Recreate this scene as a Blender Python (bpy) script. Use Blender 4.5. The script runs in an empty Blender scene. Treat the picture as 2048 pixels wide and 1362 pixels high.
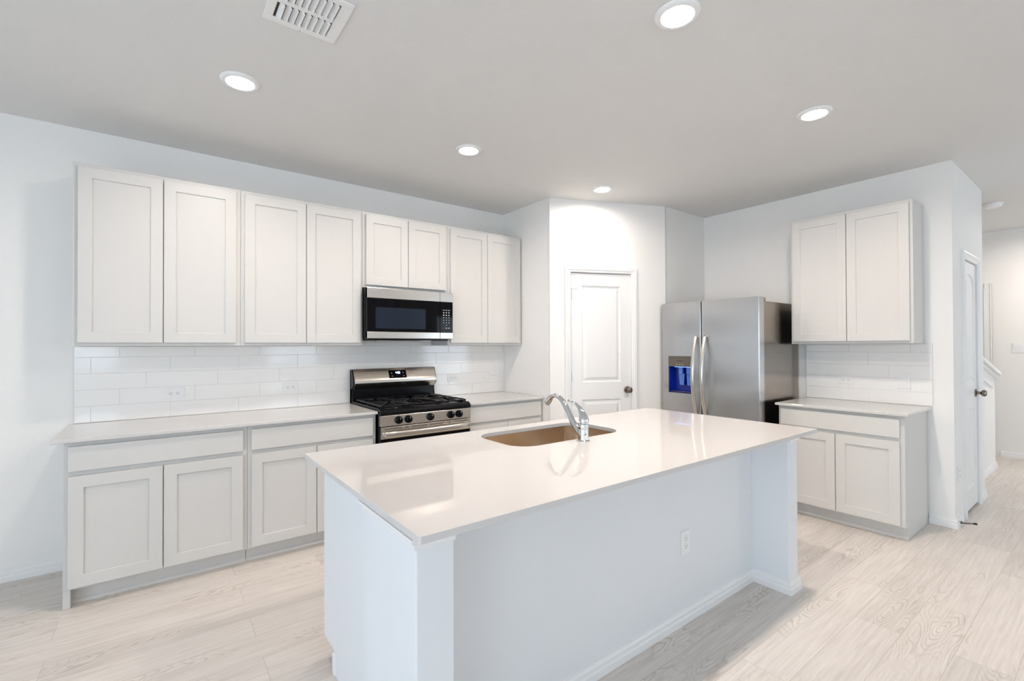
import bpy, bmesh, math, random
from mathutils import Vector, Matrix
S = bpy.context.scene
COL = S.collection
PI = math.pi
random.seed(4)

# ------------------------------------------------------------------ camera
cd = bpy.data.cameras.new('camera'); cam = bpy.data.objects.new('camera', cd); COL.objects.link(cam)
yaw, pitch, roll = 0.6402, 0.0083, 0.0036
right = Vector((math.cos(yaw), -math.sin(yaw), 0))
fwd = Vector((math.sin(yaw)*math.cos(pitch), math.cos(yaw)*math.cos(pitch), math.sin(pitch)))
up = right.cross(fwd)
r2 = right*math.cos(roll) - up*math.sin(roll); u2 = right*math.sin(roll) + up*math.cos(roll)
M = Matrix((r2, u2, -fwd)).transposed().to_4x4(); M.translation = Vector((0.3933, -3.9347, 1.367))
cam.matrix_world = M
cd.sensor_fit = 'HORIZONTAL'; cd.sensor_width = 36.0; cd.lens = 36.0*932.61/2048
cd.shift_x = (1024-1009.63)/2048; cd.shift_y = (683.5-681)/2048
cd.clip_start = 0.05
S.camera = cam

# ------------------------------------------------------------------ world, exposure, daylight openings
S.view_settings.view_transform = 'Standard'; S.view_settings.look = 'None'
S.view_settings.gamma = 1.0; S.view_settings.use_curve_mapping = False
S.view_settings.exposure = 1.12
W = bpy.data.worlds.new('sky'); S.world = W; W.use_nodes = True
bg = W.node_tree.nodes['Background']; bg.inputs[0].default_value = (0.71, 0.85, 1.0, 1); bg.inputs[1].default_value = 2.7
CAN = 7.0            # power of each recessed lamp
CAN_SPREAD = math.radians(168)
CAN_COL = (1.0, 0.885, 0.78)
try:
    S.cycles.max_bounces = 14; S.cycles.diffuse_bounces = 9; S.cycles.glossy_bounces = 6
    S.cycles.caustics_reflective = False; S.cycles.caustics_refractive = False
    S.cycles.sample_clamp_indirect = 6.0
    S.cycles.use_denoising = True
except Exception: pass

# ------------------------------------------------------------------ key dimensions
C = 2.7403                    # ceiling
R = 5.1388                    # right wall
REND = -3.1458                # where the right wall turns into the hall
PA = Vector((3.3059, -0.7237)); PB = Vector((4.4299, -1.1842))     # the angled pantry wall
CT = 0.8897                   # counter top
XL, YF, XF = -3.0, -8.0, 8.6  # left wall, front wall (behind the camera), far wall of the hall

# ------------------------------------------------------------------ materials
def mat(name, col, rough=0.5, metal=0.0, spec=0.5, emit=None, es=0.0):
    m = bpy.data.materials.new(name); m.use_nodes = True
    b = m.node_tree.nodes['Principled BSDF']
    b.inputs['Base Color'].default_value = (*col, 1); b.inputs['Roughness'].default_value = rough
    b.inputs['Metallic'].default_value = metal; b.inputs['Specular IOR Level'].default_value = spec
    if emit: b.inputs['Emission Color'].default_value = (*emit, 1); b.inputs['Emission Strength'].default_value = es
    return m
def nodes(m): return m.node_tree.nodes, m.node_tree.links, m.node_tree.nodes['Principled BSDF']
def bump_noise(m, scale, strength, dist=0.002, detail=3, stretch=None):
    n, l, b = nodes(m)
    tc = n.new('ShaderNodeTexCoord'); mp = n.new('ShaderNodeMapping'); nz = n.new('ShaderNodeTexNoise'); bp = n.new('ShaderNodeBump')
    if stretch: mp.inputs['Scale'].default_value = stretch
    nz.inputs['Scale'].default_value = scale; nz.inputs['Detail'].default_value = detail
    bp.inputs['Strength'].default_value = strength; bp.inputs['Distance'].default_value = dist
    l.new(tc.outputs['Object'], mp.inputs[0]); l.new(mp.outputs[0], nz.inputs['Vector']); l.new(nz.outputs[0], bp.inputs['Height'])
    l.new(bp.outputs[0], b.inputs['Normal'])
    return nz
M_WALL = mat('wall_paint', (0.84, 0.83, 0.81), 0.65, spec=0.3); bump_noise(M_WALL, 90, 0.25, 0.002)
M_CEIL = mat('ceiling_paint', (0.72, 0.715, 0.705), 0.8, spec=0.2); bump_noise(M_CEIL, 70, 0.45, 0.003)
M_TRIM = mat('trim_paint', (0.82, 0.82, 0.815), 0.35)
M_CAB = mat('cabinet_paint', (0.635, 0.622, 0.60), 0.38, spec=0.4)
M_PANEL = mat('island_paint_daylight_tint', (0.76, 0.78, 0.80), 0.5, spec=0.35)  # white paint with the bluish cast of daylight put into its colour
M_PLASTIC = mat('white_plastic', (0.82, 0.82, 0.82), 0.3)
M_SLOT = mat('dark_slot', (0.02, 0.02, 0.02), 0.6)
M_TILE = mat('glazed_tile', (0.86, 0.85, 0.835), 0.09, spec=0.5); bump_noise(M_TILE, 9, 0.06, 0.004, 1)
M_GROUT = mat('grout', (0.72, 0.715, 0.70), 0.8)
M_QUARTZ = mat('white_quartz', (0.625, 0.605, 0.59), 0.03, spec=0.4)
M_BLACK = mat('black_enamel', (0.004, 0.004, 0.005), 0.2, spec=0.2)
M_GLASS = mat('black_glass', (0.003, 0.003, 0.004), 0.05, spec=0.12)
M_IRON = mat('cast_iron', (0.005, 0.005, 0.006), 0.3, spec=0.3)
M_CHROME = mat('chrome', (0.68, 0.70, 0.72), 0.04, 1.0)
M_KNOB = mat('satin_bronze_nickel', (0.23, 0.19, 0.155), 0.25, 1.0)
M_DARKMETAL = mat('dark_spring_metal', (0.10, 0.09, 0.085), 0.35, 0.9)
M_HINGE = mat('painted_hinge', (0.62, 0.62, 0.62), 0.35, 0.6)
def steel(name, col, rough, stretch, bstr=0.05):
    m = mat(name, col, rough, 1.0); n, l, b = nodes(m)
    nz = bump_noise(m, 6, bstr, 0.0005, 4, stretch)
    mr = n.new('ShaderNodeMapRange'); mr.inputs['To Min'].default_value = rough-0.05; mr.inputs['To Max'].default_value = rough+0.07
    l.new(nz.outputs[0], mr.inputs['Value']); l.new(mr.outputs[0], b.inputs['Roughness'])
    return m
M_STEEL = steel('brushed_steel', (0.64, 0.60, 0.55), 0.22, (1, 60, 60))          # grain along x
M_STEELY = mat('brushed_steel_door', (0.56, 0.55, 0.545), 0.24, 1.0)       # upright grain: reflections smear sideways
M_STEELY.node_tree.nodes['Principled BSDF'].inputs['Anisotropic'].default_value = 0.9
_t = M_STEELY.node_tree.nodes.new('ShaderNodeTangent'); _t.direction_type = 'RADIAL'; _t.axis = 'Z'
M_STEELY.node_tree.links.new(_t.outputs[0], M_STEELY.node_tree.nodes['Principled BSDF'].inputs['Tangent'])
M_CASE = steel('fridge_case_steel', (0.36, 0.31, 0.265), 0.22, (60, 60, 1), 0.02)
M_SINK = steel('sink_steel', (0.72, 0.60, 0.48), 0.2, (50, 50, 1), 0.006)
M_DISP = mat('dispenser_panel', (0.20, 0.17, 0.14), 0.3, 0.8)
M_BLUE = mat('dispenser_blue', (0.003, 0.018, 0.26), 0.12, 0.0)
M_CLEARBLUE = mat('dispenser_lever', (0.10, 0.22, 0.62), 0.08)
M_LED = mat('blue_led', (0.2, 0.4, 1.0), 0.4, emit=(0.2, 0.4, 1.0), es=0.8)
M_DIGIT = mat('clock_digits', (0.3, 0.35, 1.0), 0.4, emit=(0.45, 0.5, 1.0), es=3.0)
M_MARK = mat('white_print', (0.75, 0.75, 0.75), 0.5)
M_RED = mat('red_print', (0.35, 0.02, 0.04), 0.5)
M_LENS = mat('lamp_lens', (0.9, 0.9, 0.9), 0.4, emit=(1.0, 0.95, 0.88), es=6.0)
# microwave window: perforated dark screen
M_SCREEN = mat('microwave_screen', (0.013, 0.019, 0.032), 0.12, spec=0.25)
def floor_material():
    m = mat('plank_floor', (0.5, 0.44, 0.38), 0.42, spec=0.35); n, l, b = nodes(m)
    tc = n.new('ShaderNodeTexCoord')
    br = n.new('ShaderNodeTexBrick')
    br.offset = 0.37; br.offset_frequency = 2; br.squash = 1.0
    br.inputs['Color1'].default_value = (0, 0, 0, 1); br.inputs['Color2'].default_value = (1, 1, 1, 1); br.inputs['Mortar'].default_value = (0.5, 0.5, 0.5, 1)
    br.inputs['Scale'].default_value = 1.0; br.inputs['Mortar Size'].default_value = 0.0012; br.inputs['Mortar Smooth'].default_value = 0.2
    br.inputs['Brick Width'].default_value = 1.22; br.inputs['Row Height'].default_value = 0.182; br.inputs['Bias'].default_value = 0.0
    l.new(tc.outputs['Object'], br.inputs['Vector'])
    # every plank shifts the grain
    sep = n.new('ShaderNodeSeparateXYZ'); l.new(tc.outputs['Object'], sep.inputs[0])
    addx = n.new('ShaderNodeMath'); addx.operation = 'MULTIPLY_ADD'; addx.inputs[1].default_value = 7.3
    l.new(br.outputs['Color'], addx.inputs[0]); l.new(sep.outputs[0], addx.inputs[2])
    comb = n.new('ShaderNodeCombineXYZ'); l.new(addx.outputs[0], comb.inputs[0]); l.new(sep.outputs[1], comb.inputs[1]); l.new(br.outputs['Color'], comb.inputs[2])
    # fine streaks
    mp = n.new('ShaderNodeMapping'); mp.inputs['Scale'].default_value = (1.6, 34, 1); l.new(comb.outputs[0], mp.inputs[0])
    fine = n.new('ShaderNodeTexNoise'); fine.inputs['Scale'].default_value = 2.2; fine.inputs['Detail'].default_value = 6; fine.inputs['Roughness'].default_value = 0.62
    l.new(mp.outputs[0], fine.inputs['Vector'])
    # cathedral grain: contour lines of a slow stretched noise
    mp2 = n.new('ShaderNodeMapping'); mp2.inputs['Scale'].default_value = (1.15, 5.2, 1); l.new(comb.outputs[0], mp2.inputs[0])
    slow = n.new('ShaderNodeTexNoise'); slow.inputs['Scale'].default_value = 1.25; slow.inputs['Detail'].default_value = 2.5; slow.inputs['Roughness'].default_value = 0.4
    l.new(mp2.outputs[0], slow.inputs['Vector'])
    mul = n.new('ShaderNodeMath'); mul.operation = 'MULTIPLY'; mul.inputs[1].default_value = 185.0; l.new(slow.outputs[0], mul.inputs[0])
    sn = n.new('ShaderNodeMath'); sn.operation = 'SINE'; l.new(mul.outputs[0], sn.inputs[0])
    ring = n.new('ShaderNodeMapRange'); ring.inputs['From Min'].default_value = 0.35; ring.inputs['From Max'].default_value = 1.0
    l.new(sn.outputs[0], ring.inputs['Value'])
    # only some areas of a plank show rings
    mp3 = n.new('ShaderNodeMapping'); mp3.inputs['Scale'].default_value = (0.9, 4.5, 1); mp3.inputs['Location'].default_value = (13, 5, 2); l.new(comb.outputs[0], mp3.inputs[0])
    area = n.new('ShaderNodeTexNoise'); area.inputs['Scale'].default_value = 1.4; area.inputs['Detail'].default_value = 1; l.new(mp3.outputs[0], area.inputs['Vector'])
    am = n.new('ShaderNodeMapRange'); am.inputs['From Min'].default_value = 0.47; am.inputs['From Max'].default_value = 0.62; l.new(area.outputs[0], am.inputs['Value'])
    rm = n.new('ShaderNodeMath'); rm.operation = 'MULTIPLY'; l.new(ring.outputs[0], rm.inputs[0]); l.new(am.outputs[0], rm.inputs[1])
    cr = n.new('ShaderNodeValToRGB'); e = cr.color_ramp.elements
    e[0].position = 0.25; e[0].color = (0.55, 0.50, 0.455, 1); e[1].position = 0.72; e[1].color = (0.735, 0.69, 0.645, 1)
    l.new(fine.outputs[0], cr.inputs[0])
    mx = n.new('ShaderNodeMix'); mx.data_type = 'RGBA'; mx.inputs[7].default_value = (0.44, 0.38, 0.33, 1)
    rs = n.new('ShaderNodeMath'); rs.operation = 'MULTIPLY'; rs.inputs[1].default_value = 0.62; l.new(rm.outputs[0], rs.inputs[0])
    l.new(rs.outputs[0], mx.inputs[0]); l.new(cr.outputs[0], mx.inputs[6])
    hs = n.new('ShaderNodeHueSaturation')
    vr = n.new('ShaderNodeMapRange'); vr.inputs['To Min'].default_value = 0.93; vr.inputs['To Max'].default_value = 1.05
    l.new(br.outputs['Color'], vr.inputs['Value']); l.new(vr.outputs[0], hs.inputs['Value']); l.new(mx.outputs[2], hs.inputs['Color'])
    mm = n.new('ShaderNodeMix'); mm.data_type = 'RGBA'; mm.inputs[7].default_value = (0.47, 0.42, 0.37, 1)
    l.new(br.outputs['Fac'], mm.inputs[0]); l.new(hs.outputs[0], mm.inputs[6]); l.new(mm.outputs[2], b.inputs['Base Color'])
    bp = n.new('ShaderNodeBump'); bp.inputs['Strength'].default_value = 0.12; bp.inputs['Distance'].default_value = 0.002
    l.new(fine.outputs[0], bp.inputs['Height']); l.new(bp.outputs[0], b.inputs['Normal'])
    return m
M_FLOOR = floor_material()

# ------------------------------------------------------------------ mesh helpers
class MB:
    def __init__(s): s.v = []; s.f = []; s.m = []; s.mi = 0; s.sm = []
    def add(s, vs, fs, smooth=False):
        o = len(s.v); s.v += [tuple(v) for v in vs]
        for f in fs: s.f.append([i+o for i in f]); s.m.append(s.mi); s.sm.append(smooth)
        return s
    def mat(s, i): s.mi = i; return s
    def box(s, x0, x1, y0, y1, z0, z1):
        x0, x1 = sorted((x0, x1)); y0, y1 = sorted((y0, y1)); z0, z1 = sorted((z0, z1))
        vs = [(x0,y0,z0),(x1,y0,z0),(x1,y1,z0),(x0,y1,z0),(x0,y0,z1),(x1,y0,z1),(x1,y1,z1),(x0,y1,z1)]
        return s.add(vs, [(0,3,2,1),(4,5,6,7),(0,1,5,4),(1,2,6,5),(2,3,7,6),(3,0,4,7)])
    def prism(s, pts, axis, a0, a1, smooth=False):
        """pts: 2D polygon; axis 'x': (y,z), 'y': (x,z), 'z': (x,y)"""
        def P(p, a): return {'x': (a,p[0],p[1]), 'y': (p[0],a,p[1]), 'z': (p[0],p[1],a)}[axis]
        n = len(pts); vs = [P(p,a0) for p in pts] + [P(p,a1) for p in pts]
        fs = [tuple(range(n)), tuple(reversed(range(n,2*n)))]
        s.add(vs, fs)
        o = len(s.v)-2*n
        for i in range(n):
            j = (i+1) % n; s.f.append([o+i,o+n+i,o+n+j,o+j]); s.m.append(s.mi); s.sm.append(smooth)
        return s
    def lathe(s, prof, c=(0,0,0), axis='z', n=32, smooth=True):
        """prof: [(r, h)...] from one end to the other"""
        vs = []; fs = []
        for r, h in prof:
            for k in range(n):
                a = 2*PI*k/n; x, y = r*math.cos(a), r*math.sin(a)
                p = {'z': (x,y,h), 'y': (x,h,y), 'x': (h,x,y)}[axis]
                vs.append((p[0]+c[0], p[1]+c[1], p[2]+c[2]))
        for i in range(len(prof)-1):
            for k in range(n):
                k2 = (k+1) % n; fs.append((i*n+k, i*n+k2, (i+1)*n+k2, (i+1)*n+k))
        s.add(vs, fs, smooth)
        o = len(s.v)-len(vs)
        for i, rev in ((0, True), (len(prof)-1, False)):
            if prof[i][0] > 1e-6:
                q = [o+i*n+k for k in range(n)]; s.f.append(q[::-1] if rev else q); s.m.append(s.mi); s.sm.append(False)
        return s
    def tube(s, pts, rads, n=16, flat=None, smooth=True):
        """tube along pts; rads: number or per-point (rx, ry); flat: reference side vector"""
        pts = [Vector(p) for p in pts]; N = len(pts); vs = []; fs = []
        ref = Vector(flat) if flat else None
        prev = None
        for i, p in enumerate(pts):
            t = (pts[min(i+1,N-1)]-pts[max(i-1,0)]).normalized()
            if ref is not None: side = (ref - t*ref.dot(t)).normalized()
            else:
                q = prev if prev is not None else (Vector((0,0,1)) if abs(t.z) < .9 else Vector((1,0,0)))
                side = (q - t*q.dot(t)).normalized(); prev = side
            oth = t.cross(side)
            r = rads[i] if isinstance(rads, list) else rads
            rx, ry = r if isinstance(r, (list,tuple)) else (r, r)
            for k in range(n):
                a = 2*PI*k/n; vs.append(p + side*rx*math.cos(a) + oth*ry*math.sin(a))
        for i in range(N-1):
            for k in range(n):
                k2 = (k+1) % n; fs.append((i*n+k, i*n+k2, (i+1)*n+k2, (i+1)*n+k))
        s.add(vs, fs, smooth); o = len(s.v)-len(vs)
        for q in ([o+k for k in range(n)][::-1], [o+(N-1)*n+k for k in range(n)]):
            s.f.append(q); s.m.append(s.mi); s.sm.append(False)
        return s
    def sweep(s, prof, path, closed=False):
        """prof: [(d, z)] with d the distance to the right of the walking direction; path: XY polyline, mitred"""
        P = [Vector(p) for p in path]; N = len(P); rows = []
        for i in range(N):
            dirs = []
            if i > 0 or closed: dirs.append((P[i]-P[i-1]).normalized())
            if i < N-1 or closed: dirs.append((P[(i+1) % N]-P[i]).normalized())
            ns = [Vector((d.y, -d.x)) for d in dirs]
            m = ns[0] if len(ns) == 1 else (ns[0]+ns[1])/(1+ns[0].dot(ns[1]))
            rows.append([(P[i].x+m.x*d, P[i].y+m.y*d, z) for d, z in prof])
        k = len(prof); vs = [v for r in rows for v in r]; fs = []
        for i in range(N if closed else N-1):
            a, b = i*k, ((i+1) % N)*k
            for j in range(k):
                j2 = (j+1) % k; fs.append((a+j, b+j, b+j2, a+j2))
        if not closed: fs += [tuple(range(k)), tuple(reversed(range((N-1)*k, N*k)))]
        return s.add(vs, fs)
    def shaker(s, x0, x1, z0, z1, yb, yf, rail=0.062, rec=0.009):
        """shaker door with a recessed flat panel, its face at yf, back at yb"""
        i0, i1, j0, j1 = x0+rail, x1-rail, z0+rail, z1-rail; d = 1 if yb > yf else -1; yr = yf+d*rec
        def ring(a,b,c,e,y): return [(a,y,c),(b,y,c),(b,y,e),(a,y,e)]
        vs = ring(x0,x1,z0,z1,yf)+ring(i0,i1,j0,j1,yf)+ring(i0,i1,j0,j1,yr)+ring(x0,x1,z0,z1,yb)
        fs = []
        for k in range(4):
            q = (k+1) % 4
            fs += [(k,q,4+q,4+k), (4+k,4+q,8+q,8+k), (12+k,12+q,q,k)]
        fs += [(8,9,10,11), (15,14,13,12)]
        if d < 0: fs = [tuple(reversed(f)) for f in fs]
        return s.add(vs, fs)
    def build(s, name, mats, parent=None, bevel=0.0, segs=2, loc=None, rotz=0.0, fix=True):
        me = bpy.data.meshes.new(name); me.from_pydata(s.v, [], s.f)
        if not isinstance(mats, (list,tuple)): mats = [mats]
        for m in mats: me.materials.append(m)
        me.polygons.foreach_set('material_index', s.m); me.polygons.foreach_set('use_smooth', s.sm)
        if fix:
            b = bmesh.new(); b.from_mesh(me); bmesh.ops.recalc_face_normals(b, faces=b.faces); b.to_mesh(me); b.free()
        if any(s.sm): me.set_sharp_from_angle(angle=math.radians(38))
        me.update()
        o = bpy.data.objects.new(name, me); COL.objects.link(o)
        if parent is not None: o.parent = parent
        if loc: o.location = loc
        o.rotation_euler.z = rotz
        if bevel:
            bv = o.modifiers.new('bevel', 'BEVEL'); bv.width = bevel; bv.segments = segs; bv.limit_method = 'ANGLE'; bv.angle_limit = math.radians(40)
            bv.harden_normals = False
        return o
def thing(name, label, cat, loc=(0,0,0), rotz=0.0, group=None):
    o = bpy.data.objects.new(name, None); COL.objects.link(o); o.empty_display_size = 0.1
    o.location = loc; o.rotation_euler.z = rotz; o['label'] = label; o['category'] = cat
    if group: o['group'] = group
    return o
def tag(o, label, cat, group=None):
    o['label'] = label; o['category'] = cat
    if group: o['group'] = group
    return o
def struct(o): o['kind'] = 'structure'; return o
def copy_tree(o, parent=None):
    c = o.copy(); COL.objects.link(c)
    if parent is not None: c.parent = parent
    for ch in list(o.children): copy_tree(ch, c)
    return c
def rrect(x0, x1, y0, y1, r, n=8):
    pts = []
    for cx, cy, a0 in ((x1-r,y1-r,0), (x0+r,y1-r,PI/2), (x0+r,y0+r,PI), (x1-r,y0+r,1.5*PI)):
        for k in range(n+1):
            a = a0+PI/2*k/n; pts.append((cx+r*math.cos(a), cy+r*math.sin(a)))
    return pts
def bez(p0, p1, p2, p3, n):
    out = []
    for i in range(n+1):
        t = i/n; out.append(tuple((1-t)**3*a+3*(1-t)**2*t*b+3*(1-t)*t*t*c+t**3*d for a,b,c,d in zip(p0,p1,p2,p3)))
    return out

# ================================================================== THE SETTING
T = 0.12
struct(MB().box(XL-T, XF+T, YF-T, T, -0.1, 0).build('floor', M_FLOOR))
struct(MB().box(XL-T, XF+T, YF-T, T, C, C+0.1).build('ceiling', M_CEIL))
struct(MB().box(XL-T, XF+T, 0, T, 0, C).build('wall_back', M_WALL))
struct(MB().box(PA.x, PA.x+T, PA.y+0.03, 0, 0, C).build('wall_pantry_left', M_WALL))
struct(MB().box(PB.x+0.03, R, PB.y, PB.y+T, 0, C).build('wall_pantry_right', M_WALL))
struct(MB().box(R, R+T, REND, PB.y+T, 0, C).build('wall_right', M_WALL))
# angled pantry wall, local x along the wall, local -y into the room
ang = PB-PA; AL = ang.length; arot = math.atan2(ang.y, ang.x)
D0, D1, DH = 0.205, 0.838, 2.056
struct(MB().box(0, D0, 0, T, 0, C).box(D1, AL, 0, T, 0, C).box(D0, D1, 0, T, DH, C).build('wall_pantry_front', M_WALL, loc=(PA.x, PA.y, 0), rotz=arot))
# hall wall with the closet opening
K0, K1, KH = 5.50, 6.03, 2.045
HX = 6.318
struct(MB().box(R+T, K0, REND, REND+T, 0, C).box(K1, HX, REND, REND+T, 0, C).box(K0, K1, REND, REND+T, KH, C).build('wall_hall', M_WALL))
struct(MB().box(HX-T, HX, REND+T, -1.5, 0, C).build('wall_closet_side', M_WALL))
struct(MB().box(HX, XF, -1.62, -1.5, 0, C).build('wall_stairwell', M_WALL))
# walls with the daylight windows behind and left of the camera
def wall_openings(name, horiz, at, thick, a0, a1, holes):
    b = MB(); xs = sorted(holes); cur = a0
    def bx(p, q, z0, z1):
        if horiz: b.box(p, q, at, at+thick, z0, z1)
        else: b.box(at, at+thick, p, q, z0, z1)
    for h0, h1, z0, z1 in xs:
        bx(cur, h0, 0, C); bx(h0, h1, 0, z0); bx(h0, h1, z1, C); cur = h1
    bx(cur, a1, 0, C)
    return struct(b.build(name, M_WALL))
WF = [(-1.4, -0.2, 0.9, 2.1), (2.4, 3.6, 0.9, 2.1), (6.4, 7.9, 0.1, 2.2)]
WL = [(-6.8, -4.7, 0.1, 2.25), (-4.3, -2.5, 0.1, 2.25)]
wall_openings('wall_front', True, YF-T, T, XL, XF, WF)
wall_openings('wall_left', False, XL-T, T, YF, 0, WL)
struct(MB().box(XF, XF+T, YF, 0, 0, C).build('wall_far', M_WALL))
wi = 0
for holes, horiz in ((WF, True), (WL, False)):
    for h0, h1, z0, z1 in holes:
        wi += 1; b = MB(); f = 0.05; mid = (h0+h1)/2
        def bx(p, q, za, zb):
            if horiz: b.box(p, q, YF-0.09, YF-0.03, za, zb)
            else: b.box(XL-0.09, XL-0.03, p, q, za, zb)
        bx(h0, h0+f, z0, z1); bx(h1-f, h1, z0, z1); bx(h0, h1, z0, z0+f); bx(h0, h1, z1-f, z1); bx(mid-0.025, mid+0.025, z0, z1)
        struct(b.build('window_%d' % wi, M_TRIM))
        ld = bpy.data.lights.new('window_portal', 'AREA'); ld.shape = 'RECTANGLE'; ld.size = h1-h0; ld.size_y = z1-z0
        lo = bpy.data.objects.new('window_portal', ld); COL.objects.link(lo)
        ld.cycles.is_portal = True
        if horiz: lo.location = (mid, YF-T-0.01, (z0+z1)/2); lo.rotation_euler = (PI/2, 0, 0)     # -z points to +y
        else: lo.location = (XL-T-0.01, mid, (z0+z1)/2); lo.rotation_euler = (PI/2, 0, -PI/2)
# baseboards
BB = [(0, 0), (0.016, 0), (0.016, 0.030), (0.012, 0.036), (0.012, 0.052), (0.007, 0.060), (0.006, 0.070), (0, 0.072)]
def base(name, path): return struct(MB().sweep(BB, path).build(name, M_TRIM))
base('baseboard_left', [(XL, 0), (-0.001, 0)])
base('baseboard_right', [(R, -3.0), (R, REND), (5.36, REND)])
base('baseboard_hall', [(6.118, REND), (HX, REND), (HX, -3.06)])
base('baseboard_far', [(XF, -2.98), (XF, YF)])
base('baseboard_pantry', [tuple(PA), tuple(PA + ang.normalized()*0.150)])
base('baseboard_pantry_right', [tuple(PA + ang.normalized()*0.898), tuple(PB), (4.50, PB.y)])

# ---- doors
CAS = [(0, 0), (0, -0.008), (0.006, -0.012), (0.018, -0.012), (0.024, -0.017), (0.046, -0.019), (0.056, -0.016), (0.060, 0)]
def casing(name, x0, x1, zt, loc, rotz):
    """door casing around an opening x0..x1, top zt (inner edge); profile: (outward, depth)"""
    b = MB(); k = len(CAS)
    rows = []
    for (x, z, sx, sz) in ((x0,0,-1,0), (x0,zt,-1,1), (x1,zt,1,1), (x1,0,1,0)):
        rows += [(x+sx*d, y, z+sz*d) for d, y in CAS]
    fs = []
    for i in range(3):
        for j in range(k): j2 = (j+1) % k; fs.append((i*k+j, (i+1)*k+j, (i+1)*k+j2, i*k+j2))
    fs += [tuple(range(k)), tuple(range(3*k, 4*k))]
    b.add(rows, fs)
    b.box(x0-0.004, x0+0.002, -0.006, 0.115, 0, zt-0.002).box(x1-0.002, x1+0.004, -0.006, 0.115, 0, zt-0.002).box(x0-0.004, x1+0.004, -0.0055, 0.114, zt-0.002, zt+0.004)
    return struct(b.build(name, M_TRIM, loc=loc, rotz=rotz))
def panel_door(name, w, h, panels, knob_x, arch, loc, rotz, hinges, pin_stop=False):
    """moulded two-panel slab with raised fields; local x 0..w, face at y=0"""
    b = MB(); t = 0.035
    xs = [0, panels[0][0], panels[0][1], w]; 
    zs = [0]+[z for p in panels for z in (p[2], p[3])]+[h]
    for i in range(3):
        for j in range(len(zs)-1):
            if i == 1 and j % 2 == 1: continue
            b.add([(xs[i],0,zs[j]), (xs[i+1],0,zs[j]), (xs[i+1],0,zs[j+1]), (xs[i],0,zs[j+1])], [(0,1,2,3)])
    b.add([(0,0,0),(w,0,0),(w,t,0),(0,t,0),(0,0,h),(w,0,h),(w,t,h),(0,t,h)], [(0,1,2,3),(4,5,6,7),(1,2,6,5),(2,3,7,6),(3,0,4,7)])
    for pi, (x0, x1, z0, z1) in enumerate(panels):
        top_arch = arch and pi == len(panels)-1
        def loop(ins, y):
            a, c, e, g = x0+ins, x1-ins, z0+ins, z1-ins
            if not top_arch: top = [(c, g), (a, g)]
            else:
                top = []
                for q in range(13):
                    u = q/12; x = c+(a-c)*u; s_ = max(0.0, math.sin(PI*u))**0.45
                    top.append((x, g-0.075+0.075*s_))
            return [(x, y, z) for x, z in [(a, e), (c, e)]+top]
        if top_arch:     # fill between rectangle opening and arch
            L = loop(0, 0); n = len(L)
            b.add([(x0,0,z0),(x1,0,z0)]+L[2:]+[(x1,0,z1),(x0,0,z1)], [tuple([n, n+1]+[n-1-q for q in range(n-2)])])
        prev = None
        for ins, y in ((0, 0), (0.005, 0.009), (0.016, 0.012), (0.022, 0.011), (0.046, 0.001)):
            L = loop(ins, y); o = len(b.v); b.add(L, [])
            if prev is not None:
                n = len(L)
                for q in range(n):
                    q2 = (q+1) % n; b.f.append([prev+q, prev+q2, o+q2, o+q]); b.m.append(0); b.sm.append(False)
            prev = o
        n = len(L); b.f.append([prev+q for q in range(n)]); b.m.append(0); b.sm.append(False)
    d = struct(b.build(name, M_TRIM, loc=loc, rotz=rotz, fix=False))
    # flip normals that look into the door
    kn = MB()
    kn.lathe([(0.0001,0.001),(0.033,0.001),(0.033,-0.006),(0.028,-0.010),(0.013,-0.012),(0.011,-0.03),(0.014,-0.034),(0.024,-0.040),(0.0285,-0.050),(0.027,-0.060),(0.018,-0.068),(0.0001,-0.070)], (knob_x, 0, 0.93), 'y', 28)
    kn.build('door_knob', M_KNOB, d)['label'] = 'dark bronze round knob'
    MB().box(w-0.001, w+0.0015, 0.004, 0.03, 0.90, 0.96).build('latch_plate', M_KNOB, d)
    for z in hinges:
        MB().box(-0.004, 0.003, -0.004, 0.004, z-0.045, z+0.045).lathe([(0.006,z-0.048),(0.006,z+0.048)], (-0.002,-0.005,0), 'z', 10).build('hinge', M_HINGE, d)
    if pin_stop:
        z = hinges[-1]+0.05
        MB().tube([(0,-0.008,z),(0.03,-0.022,z),(0.045,-0.02,z)], 0.003, 8).tube([(0,-0.008,z),(-0.012,-0.02,z)], 0.003, 8).lathe([(0.006,-0.012),(0.007,-0.024)], (0.046,0,z), 'y', 10).lathe([(0.004,z-0.11),(0.004,z+0.004)], (-0.002,-0.008,0), 'z', 8).build('hinge_stop', M_HINGE, d)
    return d
casing('trim_1', D0, D1, DH, (PA.x, PA.y, 0), arot)
nx = Vector((math.sin(arot), -math.cos(arot)))     # room-side normal of the angled wall
ax = ang.normalized()
off = PA + ax*(D0+0.008) - nx*0.006
pw = D1-D0-0.012
panel_door('door_1', pw, DH-0.016, [(0.108, pw-0.108, 0.17, 0.845), (0.108, pw-0.108, 1.01, 1.925)], pw-0.045, False, (off.x, off.y, 0.008), arot, [0.24, 1.06, 1.84], True)
casing('trim_2', K0, K1, KH, (0, REND, 0), 0)
kw = K1-K0-0.012
panel_door('door_2', kw, KH-0.03, [(0.10, kw-0.09, 0.17, 0.81), (0.10, kw-0.09, 1.03, 1.92)], kw-0.055, True, (K0+0.006, REND+0.004, 0.022), 0, [0.29, 1.06, 1.82])
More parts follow.
